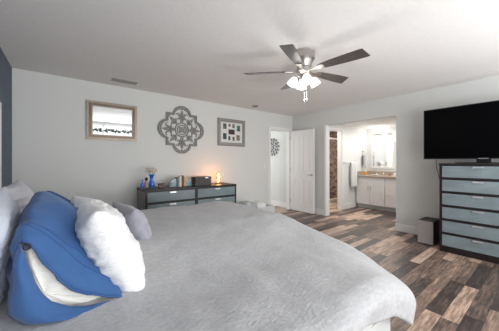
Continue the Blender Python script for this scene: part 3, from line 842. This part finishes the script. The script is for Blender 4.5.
for hd in heads[1:]:
    f = f0.copy(); COL.objects.link(f); f.parent = bv; f.location = hd; f.rotation_euler = (hd[1]*6, -hd[0]*6, hd[0]*40)
# little brown trinket (carved block with two knobs)
tb = thing('trinket_box', (1.235, ty-.03, DT), 'tiny brown wooden keepsake box between vases and bookends', 'box')
MB().box(-.045, .045, -.03, .03, 0, .056, bev=.003).build('body', M['walnut'], tb)
MB().box(-.048, .048, -.033, .033, .057, .070, bev=.003).build('lid', M['walnut'], tb)
MB().lathe([(.006, .070), (.010, .078), (.004, .084)], (0, 0, 0), 10).build('knob', M['handle'], tb, True)
# agate bookends and books
def halfdisc(r, h=1.0, n=16, side=1):
    return [(0, 0)]+[(side*r*math.sin(PI/2*k/n), r*h*math.cos(PI/2*k/n)) for k in range(n+1)]
for side, x, lab in ((-1, 1.485, 'blue agate bookend at the left of the books'), (1, 1.65, 'blue agate bookend at the right of the books')):
    be = thing('bookend', (x, ty, DT), lab, 'bookend', 'agate bookends')
    r = .115
    n = 16
    r = .125
    outer = [(side*r*math.sin(PI/2*k/n), .132*math.cos(PI/2*k/n)) for k in range(n+1)]+[(0, 0)]
    inner = [(side*r*.7*math.sin(PI/2*k/n), .132*.7*math.cos(PI/2*k/n)) for k in range(n+1)]+[(0, 0)]
    b = MB(); b.prism(outer, .035, -.035, lambda a, c, d: (a, d, c)); b.build('rind', M['agate'], be)
    b = MB(); b.prism(inner, .038, -.038, lambda a, c, d: (a, d, c+.004)); b.build('core', M['agate2'], be)
bkc = [((.16, .19, .21), .028, .160, 'dark grey spine book, first beside the left bookend'), ((.62, .42, .34), .024, .158, 'salmon pink spine book'), ((.80, .74, .74), .022, .178, 'tall white spine book'),
       ((.03, .10, .07), .022, .170, 'dark green spine book'), ((.34, .06, .04), .020, .182, 'tall dark red spine book'), ((.80, .36, .06), .026, .150, 'orange spine book, last before the right bookend')]
xx = 1.486
bk_total = 0
for (c, wd, h, lab) in bkc:
    bo = thing('book', (xx+wd/2, ty, DT), lab, 'book', 'books between the bookends')
    m = mat('book_cloth', c, .6, vary=(30, .15))
    b = MB(); b.box(-wd/2+.0008, -wd/2+.003, -.055, .055, 0, h); b.box(wd/2-.003, wd/2-.0008, -.055, .055, 0, h); b.box(-wd/2+.0008, wd/2-.0008, -.058, -.055, 0, h)
    b.build('cover', m, bo); MB().box(-wd/2+.003, wd/2-.003, -.055, .050, .003, h-.004).build('pages', M['page'], bo)
    xx += wd+.001; bk_total += wd
for o_ in COL.objects:
    if o_.name.startswith('bookend') and o_.parent is None and o_.location.x > 1.53: o_.location.x = xx+.001
# grey storage box
gb = thing('storage_box', (1.955, ty, DT), 'dark grey woven box with metal label holder beside the lit lamp', 'box')
MB().box(-.155, .155, -.09, .09, 0, .120, bev=.006).build('body', M['weave'], gb)
MB().box(-.158, .158, -.093, .093, .121, .152, bev=.006).build('lid', M['weave'], gb)
b = MB(); b.band(rect_loop(-.03+.06, .03+.06, .125, .147), rect_loop(-.024+.06, .024+.06, .129, .143), .093, .097, fY); b.box(.036, .084, -.0945, -.093, .129, .143); b.build('label_holder', M['handle'], gb)
# lit lamp
lp = thing('table_lamp', (2.315, ty+.01, DT), 'small glowing amber glass lamp with a dark base on the dresser', 'lamp')
b = MB(); b.lathe([(.055, 0), (.058, .006), (.052, .014), (.020, .020), (.018, .030)], seg=24)
for sx in (-.055, .055): b.lathe([(.018, 0), (.020, .016), (.012, .026), (.003, .028)], (sx, -.02, 0), 14)
b.build('base', M['walnut'], lp, True, 40)
b = MB(); prof_ = [(.040, .030), (.044, .06), (.044, .17), (.040, .20)]
b.lathe(prof_, seg=24, capb=False, capt=False); o = b.build('glass_shade', M['amber'], lp, True); sol = o.modifiers.new('s', 'SOLIDIFY'); sol.thickness = .002
b = MB()
for k in range(5):
    a = 2*PI*k/5+.4; b.tube([(.05*math.cos(a), .05*math.sin(a), .01), (.05*math.cos(a), .05*math.sin(a), .15), (.02*math.cos(a), .02*math.sin(a), .225), (0, 0, .235)], .0022, 5)
b.build('wire_cage', M['copper'], lp, True)
MB().lathe([(.010, .032), (.022, .05), (.026, .07), (.018, .095), (.004, .108)], seg=18).build('bulb', M['flame'], lp, True)
ll = light('table_lamp_light', 'POINT', (0, 0, .13), 3.6, (1, .52, .25), .03); ll.parent = lp

# ------------------------------------------------------------------ low white bin by the far wall
wb = thing('storage_bin', (3.27, 4.00, 0), 'low white bin of folded grey cloths on floor between dresser and door', 'bin')
b = MB(); b.band([(-.42, -.17), (.42, -.17), (.42, .17), (-.42, .17)], [(-.405, -.155), (.405, -.155), (.405, .155), (-.405, .155)], .003, .26, lambda a, c, d: (a, c, d))
b.band([(-.435, -.185), (.435, -.185), (.435, .185), (-.435, .185)], [(-.405, -.155), (.405, -.155), (.405, .155), (-.405, .155)], .26, .275, lambda a, c, d: (a, c, d))
b.box(-.405, .405, -.155, .155, .003, .012)
b.build('bin_body', M['binw'], wb)
def cloth_pile(x, y, z, hx, hy, h, m, seed, label):
    b = MB(); r_ = []
    for i in range(13):
        row = []
        for j in range(13):
            u, v = -1+i/6, -1+j/6
            t = max(0, 1-u**6)*max(0, 1-v**6)
            row.append((x+hx*u, y+hy*v, z+h*t**.4+.012*noise.noise(Vector((u*3+seed, v*3, 1)))*t))
        r_.append(row)
    V = b.grid(r_); b.bm.faces.new([V[0][j] for j in range(13)]+[V[i][12] for i in range(1, 13)]+[V[12][j] for j in range(11, -1, -1)]+[V[i][0] for i in range(11, 0, -1)])
    o = b.build('folded_cloth', m, None, True); return tag(o, label, 'cloth', 'cloths in the white bin')
cloth_pile(3.04, 4.0, .20, .165, .14, .20, M['bincloth'], 1, 'mottled grey folded cloth at the left end of the low bin')
cloth_pile(3.36, 4.0, .20, .14, .14, .16, M['towel'], 4, 'white folded cloth in the middle of the low bin')
cloth_pile(3.585, 4.0, .20, .08, .14, .085, M['bincloth'], 9, 'small grey folded cloth at the door end of the low bin')
for xx_, dp_ in ((0, 0),): pass

# ------------------------------------------------------------------ bathroom furniture
def cabinet(name, y0, y1, label, doors=2, drawers=False, x=6.37):
    c = thing(name, (x, (y0+y1)/2, 0), label, 'cabinet', 'vanity cabinets'); h = (y1-y0)/2
    b = MB(); b.box(.02, .66, -h, h, .10, .84); b.build('body', M['cabinet'], c)
    MB().box(.07, .60, -h, h, 0, .10).build('toe_kick', M['toe'], c)
    dw = (2*h-.02)/doors
    for k in range(doors):
        ya = -h+.01+k*dw+.004; yb = ya+dw-.008
        zs = [(.12, .66)] if not drawers else [(.12, .40), (.41, .66)]
        for z0, z1 in zs:
            b = MB(); b.box(.004, .02, ya, yb, z0, z1)
            lp_ = lambda i: [(ya+i, z0+i), (yb-i, z0+i), (yb-i, z1-i), (ya+i, z1-i)]
            b.band(lp_(.0), lp_(.05), 0, .012, lambda a, c_, d: (.004-d*.9, a, c_))
            b.box(.0, .004, ya+.075, yb-.075, z0+.075, z1-.075)
            d = b.build('door' if not drawers else 'drawer', M['cabinet'], c)
            hy = yb-.03 if k == 0 else ya+.03
            if not drawers: MB().tube([(-.005, hy, z1-.17), (-.03, hy, z1-.16), (-.03, hy, z1-.07), (-.005, hy, z1-.06)], .006, 8).build('handle', M['nickel'], d, True)
            else: MB().lathe([(.008, 0), (.014, .012), (.004, .022)], (0, 0, 0), 12, mtx=Matrix.Translation((-.006, (ya+yb)/2, (z0+z1)/2)) @ Matrix.Rotation(-PI/2, 4, 'Y')).build('knob', M['nickel'], d, True)
    MB().box(.004, .02, -h+.014, h-.014, .68, .825, bev=.003).build('false_drawer_front', M['cabinet'], c)
    return c
cabinet('vanity_cabinet', 2.635, 3.385, 'white two-door vanity cabinet left, beside the hanging towel')
cabinet('vanity_cabinet', 1.96, 2.633, 'white vanity cabinet of drawers right, cut off by the bedroom wall', doors=1, drawers=True)
ct = thing('vanity_countertop', (6.34, 2.69, .841), 'tan speckled bathroom countertop on white cabinets', 'countertop')
MB().box(0, .705, -.74, .705, 0, .04, bev=.006).build('slab', M['counter'], ct)
MB().box(.68, .70, -.74, .705, .04, .14).build('backsplash', M['counter'], ct)
MB().box(.05, .68, .685, .705, .04, .14).build('side_splash', M['counter'], ct)
sk = thing('sink', (6.68, 2.98, .882), 'white oval sink basin in the tan countertop', 'sink')
MB().lathe([(.16, .001), (.19, .004), (.20, .012), (.185, .014), (.15, .006), (.04, .003)], seg=32).build('basin', M['porcelain'], sk, True, 50)
fc = thing('faucet', (6.93, 2.98, .8815), 'chrome tap behind the white basin', 'faucet')
MB().tube([(0, 0, 0), (0, 0, .10), (-.03, 0, .14), (-.09, 0, .14), (-.12, 0, .115)], .011, 10).build('spout', M['chrome'], fc, True)
for sy in (-.09, .09): MB().lathe([(.02, 0), (.014, .02), (.018, .05), (.006, .058)], (0, sy, 0), 12).build('tap_handle', M['chrome'], fc, True)
ob = thing('soap_bottle', (6.62, 3.24, .8815), 'small orange bottle on the tan countertop left of basin', 'bottle')
MB().lathe([(.028, 0), (.032, .01), (.032, .07), (.02, .09), (.011, .10)], seg=16).build('body', M['orange'], ob, True, 50)
MB().lathe([(.012, .10), (.014, .125), (.006, .13)], seg=12).build('cap', M['trim'], ob, True, 50)
for i, (yy, lab, cm) in enumerate(((2.66, 'pale jar on the countertop by the right edge of the opening', M['pinkglass']), (2.52, 'white canister on the countertop by the right edge of opening', M['trim']))):
    jr = thing('jar', (6.72, yy, .8815), lab, 'jar')
    MB().lathe([(.035, 0), (.04, .01), (.04, .075), (.032, .085)], seg=16).build('body', cm, jr, True, 50)
    MB().lathe([(.036, .086), (.036, .10), (.008, .106), (.008, .118)], seg=16).build('lid', M['nickel'], jr, True, 50)
# vanity mirror
vm = thing('vanity_mirror', (BXR-.002, 2.985, 1.06), 'white framed rectangular mirror above the bathroom countertop', 'mirror')
hw, hh = .305, .74
fM = lambda a, c, d: (-d, a, c)
b = MB(); b.band(rect_loop(-hw, hw, 0, hh), rect_loop(-hw+.055, hw-.055, .055, hh-.055), 0, .03, fM); b.build('frame', M['trim'], vm)
MB().box(-.014, -.004, -hw+.05, hw-.05, .05, hh-.05).build('mirror_glass', M['mirror'], vm)
# vanity light
vl = thing('vanity_light', (BXR-.002, 2.985, 2.00), 'bright two-globe light bar above the white bathroom mirror', 'wall lamp')
MB().box(-.03, 0, -.22, .22, -.03, .03, bev=.006).build('back_plate', M['nickel'], vl)
for sy in (-.13, .13):
    MB().tube([(-.02, sy, 0), (-.07, sy, 0), (-.085, sy, -.02)], .009, 8).build('arm', M['nickel'], vl, True)
    MB().lathe([(.022, -.02), (.045, -.05), (.055, -.09), (.05, -.12), (.02, -.125)], (-.085, sy, 0), 20).build('lamp_shade', mat('lit_vanity_glass', (1, 1, 1), .4, emit=((1, .97, .92), 5)), vl, True, 50)
v_l = light('vanity_bulb_light', 'POINT', (-.25, 0, -.08), 3, (1, .96, .9), .08); v_l.parent = vl
# towel bar + towel, ring + towel
tb_ = thing('towel_bar', (6.06, BY, 1.215), 'chrome towel bar on the bathroom wall', 'towel bar')
b = MB(); b.tube([(-.31, -.06, 0), (.31, -.06, 0)], .008, 8); b.build('bar', M['nickel'], tb_, True)
for sx in (-.30, .30): MB().tube([(sx, 0, 0), (sx, -.064, 0)], [.018, .010], 10).build('bracket', M['nickel'], tb_, True, 40)
def draped(name, x0, x1, y, z, dn, label, m, amp=.008, grp=None):
    b = MB(); rows_ = []; nseg = 26
    path = []
    for k in range(12): path.append((-.016, -dn+dn*k/12))
    for k in range(7): path.append((-.016*math.cos(PI*k/6), .014*math.sin(PI*k/6)))
    for k in range(1, 11): path.append((.016, -dn*.8*k/10))
    for k in range(nseg+1):
        u = k/nseg; row = []
        for (dy, dz) in path:
            wv = amp*math.sin(u*PI*5)*min(1, -min(dz, 0)*4)
            row.append((x0+(x1-x0)*u, y+dy+(wv if dy < 0 else 0)*1.0, z+dz))
        rows_.append(row)
    b.grid(rows_); o = b.build(name, m, None, True); sol = o.modifiers.new('s', 'SOLIDIFY'); sol.thickness = .006; sol.offset = 1
    return tag(o, label, 'towel', grp)
draped('towel', 6.03, 6.33, BY-.06, 1.216, .66, 'long white towel hanging from the bathroom towel bar', M['towel'])
tr_ = thing('towel_ring', (6.76, BY, 1.55), 'chrome ring on the bathroom wall above the countertop', 'towel ring')
MB().tube([(0, 0, 0), (0, -.05, 0)], [.02, .009], 10).build('bracket', M['nickel'], tr_, True, 40)
MB().tube([(.075*math.cos(2*PI*k/24), -.048, -.075+.075*math.sin(2*PI*k/24)) for k in range(24)], .005, 6, closed=True).build('ring', M['nickel'], tr_, True)
draped('towel', 6.70, 6.82, BY-.048, 1.412, .33, 'small grey hand towel hanging from the chrome ring', M['towelg'], .006)
# shower screen
ss = thing('shower_screen', (5.9, 4.12, 0), 'glass shower screen with pale header bar, seen through bathroom doorway', 'shower screen')
MB().box(-1.0, .8, -.05, .05, 0, .13, bev=.006).build('curb', mat('pale_stone', (.55, .48, .40), .4, vary=(30, .1)), ss)
MB().box(-1.0, .8, -.02, .02, 1.92, 1.97, bev=.004).build('header_rail', mat('pale_metal', (.78, .74, .68), .3, .5), ss)
MB().box(-1.0, .8, -.005, .005, .13, 1.92).build('glass', M['clearglass'], ss)

# rear garland seen in the mirror
gl = thing('leaf_garland', (2.1, YR+.05, 2.12), 'dark leafy garland along the window wall, seen in the mirror', 'garland')
b = MB(); b2 = MB(); b.tube([(-1.95+3.9*k/30, 0, .01*math.sin(k)) for k in range(31)], .006, 6)
for k in range(260):
    x = -1.93+3.86*k/260
    if math.sin(k*.9)+math.sin(k*.37) < -.5: continue
    b2.prism(leaf(.09, .024, random.uniform(0, 2*PI), x, random.uniform(-.015, .015)), .02*random.random(), .02+.02*random.random(), lambda a, c, d: (a, d-.01, c))
b.build('stem', M['garland'], gl); b2.build('leaves', M['garland'], gl)
